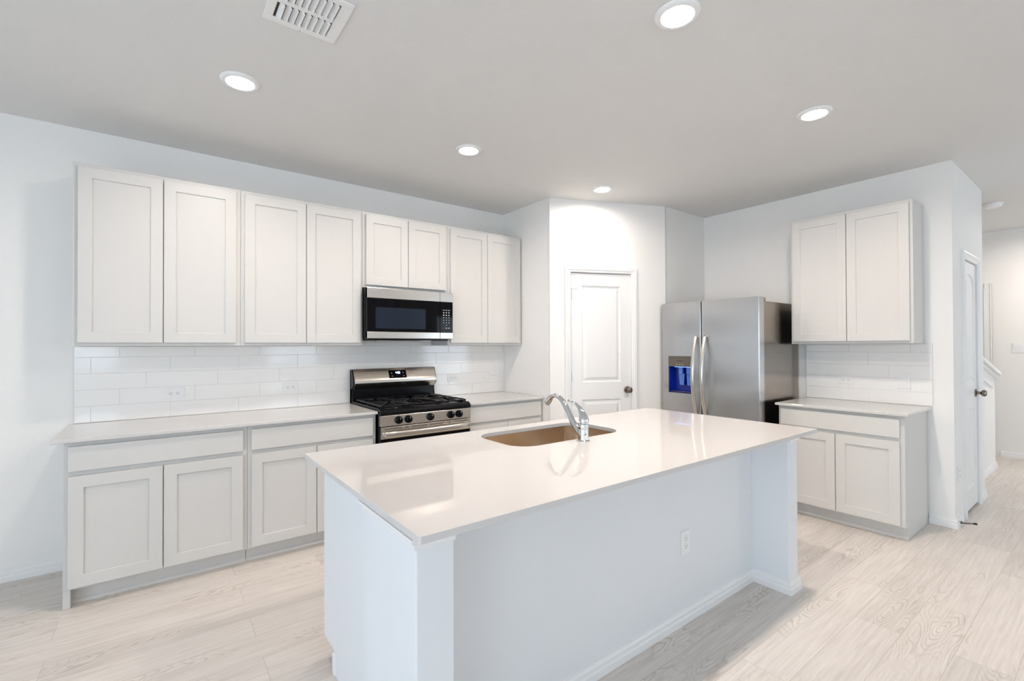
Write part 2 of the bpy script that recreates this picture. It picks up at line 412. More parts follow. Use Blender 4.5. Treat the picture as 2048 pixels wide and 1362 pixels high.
# stair knee wall with its sloping cap, beyond the closet
KY, KX = -3.03, 7.826
def kz(x): return 1.165-(x-7.07)*0.19
struct(MB().prism([(HX, 0), (KX, 0), (KX, kz(KX)), (HX, kz(HX))], 'y', KY, KY+0.12).build('wall_stair', M_WALL))
struct(MB().prism([(HX, kz(HX)), (KX+0.04, kz(KX+0.04)), (KX+0.04, kz(KX+0.04)+0.035), (HX, kz(HX)+0.035)], 'y', KY-0.05, KY+0.17).build('trim_3', M_TRIM, bevel=0.004))
struct(MB().prism([(HX, kz(HX)-0.035), (KX+0.02, kz(KX+0.02)-0.035), (KX+0.02, kz(KX+0.02)), (HX, kz(HX))], 'y', KY-0.025, KY+0.145).build('trim_4', M_TRIM, bevel=0.006))
struct(MB().prism([(HX, kz(HX)-0.16), (KX-0.14, kz(KX-0.14)-0.16), (KX-0.14, kz(KX-0.14)-0.12), (HX, kz(HX)-0.12)], 'y', KY-0.012, KY).build('trim_5', M_TRIM))
base('baseboard_stair', [(HX+0.017, KY), (KX, KY), (KX, KY+0.12)])
# door casing on the far hall wall
struct(MB().box(XF-0.02, XF, -2.92, -2.85, 0, 2.11).box(XF-0.02, XF, -2.86, -2.0, 2.045, 2.11).box(XF-0.026, XF-0.0, -2.92, -2.905, 0, 2.112).build('trim_6', M_TRIM, bevel=0.003))
struct(MB().box(XF-0.008, XF, -2.85, -2.05, 0.01, 2.045).build('door_3', M_TRIM))

# ================================================================== CABINETS  (local: x along the wall, wall at y=0, front at -y)
CABDEP_U, CABDEP_B = 0.30, 0.61
def wall_cabinet(label, w, z0, z1, doors, loc, rotz=0.0, group='white shaker wall cabinets', dz0=0.021, dz1=0.024):
    t = thing('wall_cabinet', label, 'wall cabinet', (loc[0], loc[1], z0), rotz, group); h = z1-z0
    MB().box(0.0005, w-0.0005, -CABDEP_U, -0.001, 0, h).build('cabinet_body', M_CAB, t, 0.002)
    for a, b_ in doors:
        MB().shaker(a, b_, dz0, h-dz1, -CABDEP_U-0.001, -CABDEP_U-0.021).build('door', M_CAB, t, 0.0015)
    return t
UZ0, UZ1 = 1.372, 2.4386
X1, X2, X3, X4 = 0.8484, 1.6955, 2.4645, 3.303
wall_cabinet('tall white wall cabinet at the free left end of the long row', X1, UZ0, UZ1, [(0.023,0.420), (0.4245,0.819)], (0,0))
wall_cabinet('tall white wall cabinet just left of the microwave', X2-X1, UZ0, UZ1, [(0.0235,0.4205), (0.425,0.827)], (X1,0))
wall_cabinet('short white two-door wall cabinet directly above the microwave', X3-X2, 1.834, UZ1, [(0.024,0.382), (0.3865,0.742)], (X2,0))
wall_cabinet('tall white wall cabinet between the microwave and the pantry corner', X4-X3, UZ0, UZ1, [(0.024,0.420), (0.4245,0.818)], (X3,0))
RY0, RY1 = -2.1637, -2.9862
wall_cabinet('white two-door wall cabinet on the right wall beside the refrigerator', RY0-RY1, UZ0, UZ1, [(0.018,0.410), (0.4145,0.803)], (R, RY0), -PI/2)

def base_cabinet(label, w, loc, rotz=0.0, left_panel=False, right_panel='none', toe=0.545):
    t = thing('base_cabinet', label, 'base cabinet', loc, rotz, 'white shaker base cabinets'); d = CABDEP_B
    b = MB().box(0.0005, w-0.0005, -d, -0.012, 0.095, 0.868)
    b.box(0.03 if left_panel else 0.001, w-0.001, -toe, -0.02, 0, 0.096)
    if left_panel: b.box(0.0005, 0.031, -d, -0.012, 0, 0.1)
    b.build('cabinet_body', M_CAB, t, 0.002)
    MB().prism([(-toe, 0), (-toe-0.010, 0), (-toe-0.010, 0.008), (-toe, 0.02)], 'x', 0.031 if left_panel else 0.001, w-0.001).build('shoe_moulding', M_CAB, t)
    MB().box(0.021, w-0.026, -d-0.021, -d-0.001, 0.716, 0.846).build('drawer_front', M_CAB, t, 0.002)
    m = (0.021+w-0.026)/2
    for a, b_ in ((0.021, m-0.0022), (m+0.0022, w-0.026)):
        MB().shaker(a, b_, 0.108, 0.690, -d-0.001, -d-0.021).build('door', M_CAB, t, 0.0015)
    return t
base_cabinet('white base cabinet at the free left end of the long counter', X1, (0,0,0), 0, True)
base_cabinet('white base cabinet just left of the gas range', 1.682-X1, (X1,0,0))
base_cabinet('white base cabinet right of the gas range beside the pantry corner', 3.303-2.4695, (2.4695,0,0))
base_cabinet('white base cabinet on the right wall beside the refrigerator', 0.8135, (R, -2.1855, 0), -PI/2)

# counters on the walls
tag(MB().box(-0.0476, 1.6854, -0.648, -0.0005, CT-0.020, CT).build('countertop', M_QUARTZ, None, 0.003),
    'long white quartz countertop left of the gas range', 'countertop', 'white quartz countertops')
tag(MB().box(2.4665, 3.3045, -0.648, -0.0005, CT-0.020, CT).build('countertop', M_QUARTZ, None, 0.003),
    'short white quartz countertop between range and pantry corner', 'countertop', 'white quartz countertops')
tag(MB().box(R-0.648, R-0.0005, -3.024, -2.1696, CT-0.020, CT).build('countertop', M_QUARTZ, None, 0.003),
    'white quartz countertop on the right wall beside the refrigerator', 'countertop', 'white quartz countertops')

# tiled splashbacks: running tiles stepping a third of a length
def splash(label, x0, x1, ztop, off, loc, rotz, cut=None):
    t = thing('backsplash', label, 'backsplash', loc, rotz, 'white tile backsplashes')
    z0 = CT+0.001; PW, PH, g = 0.408, 0.1028, 0.0022; b = MB()
    MB().box(x0, x1, -0.0065, -0.0005, z0, ztop).build('grout', M_GROUT, t)
    def row(j, zb, zt, xa, xb):
        s = off[j % 3]
        k = math.floor((xa-s)/PW)
        while s+k*PW < xb:
            a, c = max(s+k*PW+g/2, xa), min(s+(k+1)*PW-g/2, xb); k += 1
            if c-a > 0.004: b.box(a, c, -0.009, -0.002, zb+g/2, zt-g/2)
    j = 0; z = z0
    while z < ztop-0.004:
        zt = min(z0+(j+1)*PH, ztop); row(j, z, zt, x0, x1); j += 1; z = zt
    if cut:
        ca, cb, ct = cut; z = ztop; b2 = j-1
        MB().box(ca, cb, -0.0065, -0.0005, ztop, ct).build('grout', M_GROUT, t)
        b2 = j; zb = ztop
        row(b2-1 if z0+j*PH > ztop+0.01 else b2, zb, min(z0+j*PH, ct), ca, cb) if z0+j*PH > zb+0.005 else None
        if ct > z0+j*PH: row(j, z0+j*PH, ct, ca, cb)
    b.build('tiles', M_TILE, t, 0.0012, 2)
    return t
splash('white subway tile backsplash along the long counter behind the range', -0.022, 3.3045, UZ0-0.001, (0.056, 0.197, 0.333), (0,0,0), 0, (1.70, 2.46, 1.428))
splash('white subway tile backsplash above the short right counter', 0, 0.862, UZ0-0.001, (0.19-0.136, 0.19+0.136, 0.19-0.0), (R,-2.168,0), -PI/2)

# ================================================================== OUTLETS AND SWITCHES (local: plate in x,z, facing -y)
def outlet(label, loc, rotz, horizontal=True, group='white duplex outlets'):
    t = thing('outlet', label, 'outlet', loc, rotz, group)
    hw, hh = (0.058, 0.036) if horizontal else (0.036, 0.058)
    MB().prism(rrect(-hw, hw, -hh, hh, 0.004, 3), 'y', -0.0055, -0.0002).build('plate', M_PLASTIC, t, 0.002)
    for s in (-1, 1):
        def q(u, v): return (u, v) if not horizontal else (v, u)      # u across, v along the pair
        b = MB()
        pts = [q(0.0165*x, s*0.0195+0.014*y) for x, y in ((-0.75,-1),(0.75,-1),(1,-0.55),(1,0.55),(0.75,1),(-0.75,1),(-1,0.55),(-1,-0.55))]
        b.prism(pts, 'y', -0.0075, -0.005)
        r = b.build('receptacle', M_PLASTIC, t, 0.0006)
        sl = MB()
        for u, v, a, c in ((-0.0062, 0.003, 0.0012, 0.0042), (0.0062, 0.003, 0.0012, 0.0034), (0, -0.0075, 0.0022, 0.0022)):
            p0, p1 = q(u-a, s*0.0195+v-c), q(u+a, s*0.0195+v+c)
            sl.box(p0[0], p1[0], -0.0079, -0.0073, p0[1], p1[1])
        sl.build('slots', M_SLOT, r)['label'] = 'dark plug slots'
    return t
def rocker(label, n, loc, rotz):
    t = thing('light_switch', label, 'light switch', loc, rotz)
    hw = 0.036 if n == 1 else 0.058
    MB().prism(rrect(-hw, hw, -0.058, 0.058, 0.004, 3), 'y', -0.0055, -0.0002).build('plate', M_PLASTIC, t, 0.002)
    for k in range(n):
        cx = (k-(n-1)/2)*0.046
        MB().prism([(-0.005,-0.0335),(-0.0075,-0.033),(-0.0105,0.033),(-0.005,0.0335)], 'x', cx-0.0165, cx+0.0165).build('rocker', M_PLASTIC, t, 0.001)
    return t
yt = -0.009
outlet('white outlet in the backsplash at the left end of the long counter', (0.486, yt, 1.047), 0)
outlet('white outlet in the backsplash nearest the left side of the range', (1.226, yt, 1.049), 0)
outlet('white outlet in the backsplash nearest the right side of the range', (2.687, yt, 1.056), 0)
outlet('white outlet in the backsplash next to the pantry corner', (3.175, yt, 1.063), 0)
outlet('white outlet in the right wall backsplash beside the refrigerator', (R+yt, -2.475, 1.065), -PI/2)
outlet('white upright outlet low on the front of the island', (2.492, -2.606, 0.39), 0, False)
outlet('white upright outlet low on the hall wall by the closet', (5.27, REND, 0.386), 0, False)
rocker('white single rocker switch in the right wall backsplash', 1, (R+yt, -2.863, 1.074), -PI/2)
rocker('white double rocker switch on the far hall wall', 2, (XF, -3.142, 1.318), -PI/2)

# ================================================================== CEILING FIXTURES
def downlight(label, x, y, power=CAN):
    t = thing('recessed_light', label, 'ceiling light', (x, y, C), 0, 'recessed ceiling lights')
    MB().lathe([(0.064,-0.004),(0.066,-0.011),(0.074,-0.013),(0.086,-0.009),(0.092,-0.0005),(0.092,-0.0001),(0.064,-0.0001),(0.064,-0.004)], n=48).build('trim_ring', M_TRIM, t)
    MB().lathe([(0.0001,-0.0065),(0.0645,-0.0065)], n=48).build('lens', M_LENS, t)
    ld = bpy.data.lights.new('lamp_light', 'AREA'); ld.shape = 'DISK'; ld.size = 0.126; ld.energy = power; ld.color = CAN_COL; ld.spread = CAN_SPREAD
    lo = bpy.data.objects.new('lamp_light', ld); COL.objects.link(lo); lo.parent = t; lo.location = (0, 0, -0.0145)
    return t
downlight('recessed ceiling light at the top edge, over the island front', 2.122, -2.822, CAN*1.2)
downlight('recessed ceiling light nearest the air vent', 0.734, -1.191, CAN*0.74)
downlight('recessed ceiling light in front of the microwave', 2.139, -1.175, CAN*0.58)
downlight('recessed ceiling light rightmost, in front of the right wall cabinet', 3.519, -2.824, CAN*1.35)
downlight('recessed ceiling light nearest the pantry door', 3.522, -1.176, CAN*0.40)
downlight('recessed ceiling light in the hall beyond the closet', 7.8, -3.7, CAN*1.25)
# air vent
t = thing('air_vent', 'white square louvred air vent in the ceiling', 'air vent', (0.885, -1.937, C))
b = MB(); o_, i_ = 0.146, 0.112
for (x0,x1,y0,y1) in ((-o_,o_,-o_,-i_),(-o_,o_,i_,o_),(-o_,-i_,-i_,i_),(0.099,o_,-i_,i_),(-i_,0.099,-0.012,0.012)):
    b.box(x0,x1,y0,y1,-0.007,-0.0003)
b.build('vent_frame', M_TRIM, t, 0.003)
b = MB()
for s in (-1, 1):
    y0, y1 = (0.012, i_) if s > 0 else (-i_, -0.012)
    for k in range(8):
        x = -i_+0.0252*k+0.010
        prof = [(2*x+0.026-px_, pz_) for px_, pz_ in [(x+0.026, -0.0012), (x+0.020, -0.003), (x+0.012, -0.008), (x+0.009, -0.0125), (x+0.007, -0.0125), (x+0.010, -0.0075), (x+0.018, -0.0015), (x+0.026, -0.0004)]]
        b.prism(prof, 'y', y0, y1)
b.build('louvres', M_TRIM, t)
MB().box(-i_, i_, -i_, i_, -0.0008, -0.0002).build('duct_opening', M_SLOT, t)
MB().lathe([(0.004,-0.0085),(0.004,-0.006)], (0.0, 0.14, 0), 'z', 10).build('screw', M_HINGE, t)
# smoke detector
t = thing('smoke_detector', 'round white smoke detector on the hall ceiling', 'smoke detector', (6.95, -3.14, C))
MB().lathe([(0.0001,-0.001),(0.072,-0.001),(0.072,-0.010),(0.066,-0.014)], n=40).build('base_plate', M_PLASTIC, t)
MB().lathe([(0.066,-0.013),(0.064,-0.030),(0.055,-0.038),(0.0001,-0.040)], n=40).build('cover', M_PLASTIC, t)

# ================================================================== ISLAND
IX0, IX1, IY0, IY1 = 0.9184, 3.3894, -2.8712, -1.7288
PL0, PL1, PR0, PR1 = 0.940, 1.056, 3.172, 3.284      # end posts
PF, PB_, PKW = -2.806, -2.606, -2.43                  # post face, recessed panel face, back of the half wall
isl = thing('kitchen_island', 'white kitchen island with end posts and recessed seating side', 'island', (2.1, -2.3, 0))
def L(b): # shift world to island local
    b.v = [(x-2.1, y+2.3, z) for x, y, z in b.v]; return b
L(MB().box(PL1, PR0, PB_, PKW, 0, 0.8675)).build('half_wall', M_PANEL, isl, 0.002)
L(MB().box(PL0, PL1, PF, PKW, 0, 0.868)).build('post', M_PANEL, isl, 0.004)
L(MB().box(PR0, PR1, PF, PKW, 0, 0.868)).build('post', M_PANEL, isl, 0.004)
path = [(PL0, PKW), (PL0, PF), (PL1, PF), (PL1, PB_), (PR0, PB_), (PR0, PF), (PR1, PF), (PR1, PKW)]
L(MB().sweep(BB, path)).build('baseboard', M_TRIM, isl)
CR = [(0, 0.830), (0.006, 0.830), (0.009, 0.835), (0.010, 0.843), (0.016, 0.853), (0.024, 0.859), (0.026, 0.863), (0.026, 0.868), (0, 0.868)]
L(MB().sweep(CR, [(PL0, PKW), (PL0, PF), (PL1, PF)])).build('cornice', M_TRIM, isl)
L(MB().sweep(CR, [(PR0, PF), (PR1, PF), (PR1, PKW)])).build('cornice', M_TRIM, isl)
CX0, CX1, CYF = 0.985, 3.24, -1.80
L(MB().box(CX0, CX0+0.018, PKW, CYF, 0.10, 0.868).box(CX1-0.018, CX1, PKW, CYF, 0.10, 0.868).box(CX0+0.01, CX1-0.01, PKW+0.001, CYF-0.004, 0.103, 0.12).box(CX0+0.01, CX1-0.01, CYF-0.012, CYF-0.0005, 0.101, 0.866).box(CX0+0.001, CX1-0.001, PKW+0.001, -1.935, 0, 0.105)).build('cabinet_body', M_PANEL, isl, 0.002)  # cabinet finish takes the island colour with the daylight tint
L(MB().box(CX0-0.004, CX0+0.012, -1.955, -1.925, 0, 0.085)).build('toe_trim', M_TRIM, isl, 0.004)
n = 5; wd = (CX1-CX0-0.03)/n
for k in range(n):
    a = CX0+0.015+k*wd
    L(MB().shaker(a+0.002, a+wd-0.002, 0.108, 0.69, CYF+0.001, CYF+0.021)).build('door', M_CAB, isl, 0.0015)
    L(MB().box(a+0.002, a+wd-0.002, CYF+0.001, CYF+0.021, 0.716, 0.846)).build('drawer_front', M_CAB, isl, 0.002)
# countertop with the sink cut-out
SX0, SX1, SY0, SY1 = 1.742, 2.488, -2.242, -1.836
inner = rrect(SX0, SX1, SY0, SY1, 0.115, 10)
outer = rrect(IX0, IX1, IY0, IY1, 0.006, 3)
bm = bmesh.new()
def loop_edges(pts, z):
    vs = [bm.verts.new((x, y, z)) for x, y in pts]
    return vs, [bm.edges.new((vs[i], vs[(i+1) % len(vs)])) for i in range(len(vs))]
rings = []
for z in (CT, CT-0.020):
    vo, eo = loop_edges(outer, z); vi, ei = loop_edges(inner, z)
    bmesh.ops.triangle_fill(bm, edges=eo+ei, use_beauty=True)
    rings.append((vo, vi))
for q in (0, 1):
    a, c = rings[0][q], rings[1][q]
    for i in range(len(a)):
        j = (i+1) % len(a); bm.faces.new((a[i], a[j], c[j], c[i]))
bmesh.ops.recalc_face_normals(bm, faces=bm.faces)
me = bpy.data.meshes.new('countertop'); bm.to_mesh(me); bm.free(); me.materials.append(M_QUARTZ)
ic = bpy.data.objects.new('countertop', me); COL.objects.link(ic)
tag(ic, 'large glossy white quartz countertop on the island', 'countertop', 'white quartz countertops')
bv = ic.modifiers.new('bevel', 'BEVEL'); bv.width = 0.002; bv.segments = 2; bv.limit_method = 'ANGLE'; bv.angle_limit = math.radians(60)
# sink
t = thing('sink', 'stainless steel undermount sink bowl in the island countertop', 'sink', (2.115, -2.04, CT-0.021))
b = MB(); loops = []
for ins, z, r in ((-0.014, -0.0005, 0.125), (-0.004, -0.0005, 0.118), (-0.004, -0.004, 0.118), (0.002, -0.15, 0.112), (0.012, -0.185, 0.105), (0.045, -0.20, 0.09), (0.16, -0.205, 0.04)):
    loops.append([(x-2.115, y+2.04, z) for x, y in rrect(SX0+ins, SX1-ins, SY0+ins, SY1-ins, r, 10)])
n = len(loops[0]); vs = [v for l_ in loops for v in l_]; fs = []
for i in range(len(loops)-1):
    for k in range(n): k2 = (k+1) % n; fs.append((i*n+k, i*n+k2, (i+1)*n+k2, (i+1)*n+k))
fs.append(tuple(range((len(loops)-1)*n, len(loops)*n)))
b.add(vs, fs, True).build('basin', M_SINK, t)
MB().lathe([(0.0001,0.001),(0.03,0.001),(0.036,0.004),(0.045,0.005),(0.047,0.001)], (0,0,-0.205), 'z', 28).build('drain', M_CHROME, t)
# faucet (spout swung over the bowl, +y)
FX, FY = 2.10, -2.297
t = thing('faucet', 'chrome single-lever kitchen faucet beside the island sink', 'faucet', (FX, FY, CT))
MB().lathe([(0.0001,0),(0.031,0),(0.0315,0.004),(0.0265,0.009),(0.0255,0.02),(0.0262,0.058),(0.0255,0.060),(0.0262,0.062),(0.026,0.080),(0.0235,0.088),(0.0225,0.090),(0.0001,0.0905)]).build('body', M_CHROME, t)
sp = bez((0,0.012,0.030), (0,0.055,0.050), (0,0.095,0.120), (0,0.128,0.165), 12)+bez((0,0.128,0.165), (0,0.158,0.205), (0,0.200,0.222), (0,0.232,0.200), 12)[1:]+[(0,0.243,0.189)]
n = len(sp)
MB().tube(sp, [(0.0165-0.004*i/(n-1), 0.017-0.0055*min(1, i/(n*0.6))) for i in range(n)], 20, flat=(1,0,0)).build('spout', M_CHROME, t)
MB().tube([(0,0.236,0.199),(0,0.250,0.184),(0,0.264,0.168),(0,0.270,0.161)], [0.0135,0.0165,0.0172,0.0150], 20).build('spray_head', M_CHROME, t)
hd = [(0,-0.004,0.089),(0,-0.006,0.095),(0,-0.006,0.104),(0,-0.003,0.116),(0,0.003,0.130),(0,0.012,0.146),(0,0.026,0.162),(0,0.046,0.178),(0,0.068,0.188),(0,0.090,0.193),(0,0.104,0.193)]
hr = [0.020,0.0262,0.0268,0.0245,0.020,0.0152,0.0112,0.0085,0.007,0.006,0.0075]
MB().tube(hd, [(r*1.0, r*0.86) for r in hr], 20, flat=(1,0,0)).build('lever_handle', M_CHROME, t)

# ================================================================== GAS RANGE (world x 1.690..2.462)
RX0, RX1 = 1.6905, 2.4605; RW = RX1-RX0
t = thing('gas_range', 'stainless steel and black gas range between the counters', 'range', (RX0, 0, 0))
MB().box(0.001, RW-0.001, -0.64, -0.030, 0.03, 0.893).box(0.03, RW-0.03, -0.58, -0.05, 0, 0.04).build('range_body', M_BLACK, t, 0.002)
b = MB()      # cooktop: shallow pan with raised rim and a rounded front lip
b.box(0, RW, -0.652, -0.055, 0.892, 0.896)
b.box(0, 0.016, -0.655, -0.055, 0.896, 0.908).box(RW-0.016, RW, -0.655, -0.055, 0.896, 0.908)
b.prism([(-0.635,0.858),(-0.680,0.858),(-0.688,0.866),(-0.688,0.880),(-0.680,0.894),(-0.662,0.905),(-0.645,0.906),(-0.635,0.900)], 'x', 0, RW)
b.build('cooktop', M_BLACK, t, 0.003)
# burners
for (x, y, r) in ((0.17,-0.22,0.042),(0.17,-0.50,0.05),(RW/2,-0.36,0.048),(RW-0.17,-0.22,0.038),(RW-0.17,-0.50,0.05)):
    bn = MB().lathe([(r+0.012,0.8955),(r+0.010,0.902),(r,0.904),(r,0.909)], (x,y,0), 'z', 28).build('burner', M_IRON, t)
    MB().lathe([(r-0.006,0.909),(r-0.005,0.915),(r-0.012,0.918),(0.0001,0.919)], (x,y,0), 'z', 28).build('burner_cap', M_BLACK, bn)
# three cast iron grates
gw = (RW-0.036)/3; GT = 0.929; bar = 0.0055
for k in range(3):
    a = 0.018+k*gw+0.002; c = 0.018+(k+1)*gw-0.002; b = MB(); y0, y1 = -0.645, -0.085; m = (a+c)/2
    b.box(a, a+0.011, y0, y1, GT-0.012, GT).box(c-0.011, c, y0, y1, GT-0.012, GT)
    b.box(a, c, y0, y0+0.011, GT-0.014, GT-0.002).box(a, c, y1-0.011, y1, GT-0.012, GT).box(a, c, -0.371, -0.359, GT-0.012, GT)
    for cy in ((-0.50, -0.22) if k != 1 else (-0.365,)):
        for q in range(8):
            an = PI/4*q+ (PI/8 if False else 0); r0 = 0.028; dx, dy = math.cos(an), math.sin(an)
            lim = []
            if abs(dx) > 1e-6: lim.append(((c-m)-0.004)/abs(dx))
            if abs(dy) > 1e-6: lim.append((0.135 if k != 1 else 0.27)/abs(dy))
            r1 = min(lim)
            b.tube([(m+dx*r0, cy+dy*r0, GT-0.004), (m+dx*(r0+0.02), cy+dy*(r0+0.02), GT+0.002), (m+dx*r1, cy+dy*r1, GT-0.003)], (bar, 0.006), 6, smooth=False)
    for q in range(4):      # curved finger tips along the front rail
        x = a+0.012+(c-a-0.024)*(q+0.5)/4
        b.tube([(x-0.012, y0+0.004, GT-0.002), (x, y0-0.002, GT-0.010), (x+0.012, y0+0.004, GT-0.002)], 0.0045, 6, smooth=False)
    for fx in (a, c-0.011):
        for fy in (y0, y1-0.011, -0.371): b.box(fx, fx+0.011, fy, fy+0.011, 0.8955, GT-0.008)
    b.build('grate', M_IRON, t, 0.0015, 1)
# control panel and knobs
MB().box(0.003, RW-0.003, -0.680, -0.638, 0.777, 0.857).build('control_panel', M_STEEL, t, 0.003)
for kx in (0.141, 0.219, 0.402, 0.584, 0.660):
    kb = MB().lathe([(0.0001,-0.6795),(0.0295,-0.6795),(0.0295,-0.6835),(0.0262,-0.688),(0.0252,-0.702),(0.0235,-0.705),(0.0001,-0.705)], (kx,0,0.8175), 'y', 32)
    kb.box(kx-0.0045, kx+0.0045, -0.716, -0.704, 0.8175-0.021, 0.8175+0.021)
    k_ = kb.build('knob', M_BLACK, t, 0.0012)
    MB().box(kx-0.001, kx+0.001, -0.7168, -0.7155, 0.8175+0.010, 0.8175+0.020).build('pointer', M_MARK, k_)
    for an in (-0.75, 0.75):
        pm = MB().box(kx+0.036*math.sin(an)-0.004, kx+0.036*math.sin(an)+0.004, -0.6806, -0.6795, 0.8175+0.034*math.cos(an)-0.001, 0.8175+0.034*math.cos(an)+0.001)
        pm.build('scale_mark', M_SLOT, k_)
# oven door
od = MB().box(0.003, RW-0.003, -0.678, -0.642, 0.19, 0.773).build('oven_door', M_GLASS, t, 0.003)
b = MB().box(0.003, RW-0.003, -0.684, -0.677, 0.688, 0.773)
b.build('steel_rail', M_STEEL, od, 0.002)['label'] = 'stainless rail across the door top'
for x0, x1 in ((0.030,0.165),(0.185,0.22),(0.245,0.375),(0.395,0.525),(0.55,0.585),(0.605,0.74)): MB().box(x0, x1, -0.6848, -0.683, 0.757, 0.761).build('vent_slot', M_SLOT, od)
hb = MB()
hb.tube([(0.02,-0.684,0.722),(0.03,-0.715,0.722),(0.055,-0.726,0.722)]+[(0.055+(RW-0.11)*i/10,-0.726-0.006*math.sin(PI*i/10),0.722) for i in range(1,10)]+[(RW-0.055,-0.726,0.722),(RW-0.03,-0.715,0.722),(RW-0.02,-0.684,0.722)], (0.021,0.008), 16, flat=(0,0,1))
hb.build('door_handle', M_STEEL, od)
MB().box(0.003, RW-0.003, -0.674, -0.642, 0.045, 0.18).build('storage_drawer', M_STEEL, t, 0.003)
# backguard
MB().box(0.0, RW, -0.058, -0.012, 0.892, 1.012).box(0, RW, -0.030, -0.012, 1.0, 1.170).prism([(-0.012,0.892),(-0.075,0.892),(-0.062,0.95),(-0.060,1.0),(-0.1,1.04),(-0.1,1.08),(-0.062,1.170),(-0.012,1.170)], 'x', 0, 0.012).prism([(-0.012,0.892),(-0.075,0.892),(-0.062,0.95),(-0.060,1.0),(-0.1,1.04),(-0.1,1.08),(-0.062,1.170),(-0.012,1.170)], 'x', RW-0.008, RW).build('backguard', M_BLACK, t, 0.002)
bgp = MB().prism([(-0.026,1.172),(-0.060,1.174),(-0.072,1.150),(-0.098,1.092),(-0.104,1.076),(-0.106,1.056),(-0.100,1.042),(-0.066,1.004),(-0.030,1.002)], 'x', 0.010, RW-0.004).build('backguard_panel', M_STEEL, t, 0.003)
# display lies on the slanted face
p0, p1 = Vector((-0.072,1.150)), Vector((-0.098,1.092)); sl = (p1-p0).normalized(); nn = Vector((sl.y, -sl.x))
if nn.x > 0: nn = -nn
tilt = math.atan2(-(p1-p0).x, -(p1-p0).y)      # lean of the face
dsp = bpy.data.objects.new('tmp', None)
b = MB().box(-0.081, 0.081, -0.002, 0.002, -0.036, 0.036)
c0 = (p0+p1)/2+nn*0.0006
disp = b.build('clock_display', M_GLASS, t, 0.001); disp.location = (0.395, c0.x, c0.y); disp.rotation_euler = (-math.atan2(abs((p1-p0).x), abs((p1-p0).y)), 0, 0)
bpy.data.objects.remove(dsp)
SEG = {'4': 'bcfg', '0': 'abcdef', '8': 'abcdefg'}
b = MB(); cx = -0.018
for ch in '4:08':
    if ch == ':':
        for z in (0.004, 0.012): b.box(cx-0.001, cx+0.001, -0.0026, -0.0019, z+0.005-0.001, z+0.005+0.001)
        cx += 0.006; continue
    z0, z1, z2, w = 0.004, 0.0125, 0.021, 0.0085; q = 0.0012
    R_ = {'a': (cx,cx+w,z2-q,z2+q), 'g': (cx,cx+w,z1-q,z1+q), 'd': (cx,cx+w,z0-q,z0+q), 'f': (cx-q,cx+q,z1,z2), 'b': (cx+w-q,cx+w+q,z1,z2), 'e': (cx-q,cx+q,z0,z1), 'c': (cx+w-q,cx+w+q,z0,z1)}
    for s_ in SEG[ch]: a, c, e, g = R_[s_]; b.box(a, c, -0.0026, -0.0019, e, g)
    cx += 0.0125
b.build('digits', M_DIGIT, disp)['label'] = 'glowing bluish clock digits'
for x, z in ((-0.055,0.010),(-0.053,-0.018),(0.052,0.012),(0.055,-0.018)):
    MB().box(x-0.006, x+0.006, -0.0026, -0.0019, z-0.0018, z+0.0018).build('touch_mark', M_MARK, disp)

# ================================================================== MICROWAVE
MX0, MX1 = 1.697, 2.462; MW = MX1-MX0; MZ = 1.412
t = thing('microwave', 'stainless and black microwave hung above the gas range', 'microwave', (MX0, 0, MZ))
MB().box(0.002, MW-0.002, -0.362, -0.010, 0.012, 0.418).box(0.02, MW-0.02, -0.35, -0.03, 0.0, 0.02).build('microwave_body', M_BLACK, t, 0.002)
DX = 0.638      # door / control column joint
dr = MB().box(0.0, DX-0.001, -0.398, -0.363, 0.016, 0.414).build('door', M_GLASS, t, 0.002)
MB().prism([(-0.395,0.333),(-0.401,0.333),(-0.401,0.4145),(-0.37,0.4145),(-0.37,0.333)], 'x', 0.0, DX-0.001).build('top_trim', M_STEEL, dr, 0.002)
MB().box(0.0, DX-0.001, -0.401, -0.37, 0.015, 0.069).build('bottom_trim', M_STEEL, dr, 0.003)
MB().prism(rrect(0.068, 0.503, 0.095, 0.262, 0.006, 4), 'y', -0.3988, -0.3975).build('window', M_SCREEN, dr)
cp = MB().box(DX+0.001, MW, -0.398, -0.363, 0.016, 0.414).build('control_panel', M_GLASS, t, 0.002)
MB().prism([(-0.395,0.333),(-0.401,0.333),(-0.401,0.4145),(-0.37,0.4145),(-0.37,0.333)], 'x', DX+0.001, MW).build('top_trim', M_STEEL, cp, 0.002)
MB().box(DX+0.001, MW, -0.401, -0.37, 0.015, 0.069).build('bottom_trim', M_STEEL, cp, 0.003)
for j in range(8):
    for i in range(3):
        x = DX+0.037+0.0255*i; z = 0.262-0.0215*j
        if j == 6 and i != 1: continue
        wx, wz = (0.0075, 0.0022) if j in (0, 7) else ((0.005, 0.0035) if j in (1, 2) else (0.0026, 0.0032))
        if j == 7: z -= 0.004
        MB().box(x-wx, x+wx, -0.3986, -0.3975, z-wz, z+wz).build('key', M_RED if (j == 7 and i == 0) else M_MARK, cp)
for x in (0.17, 0.55):
    MB().box(x-0.05, x+0.05, -0.30, -0.20, -0.003, 0.001).build('grease_filter', M_STEEL, t)

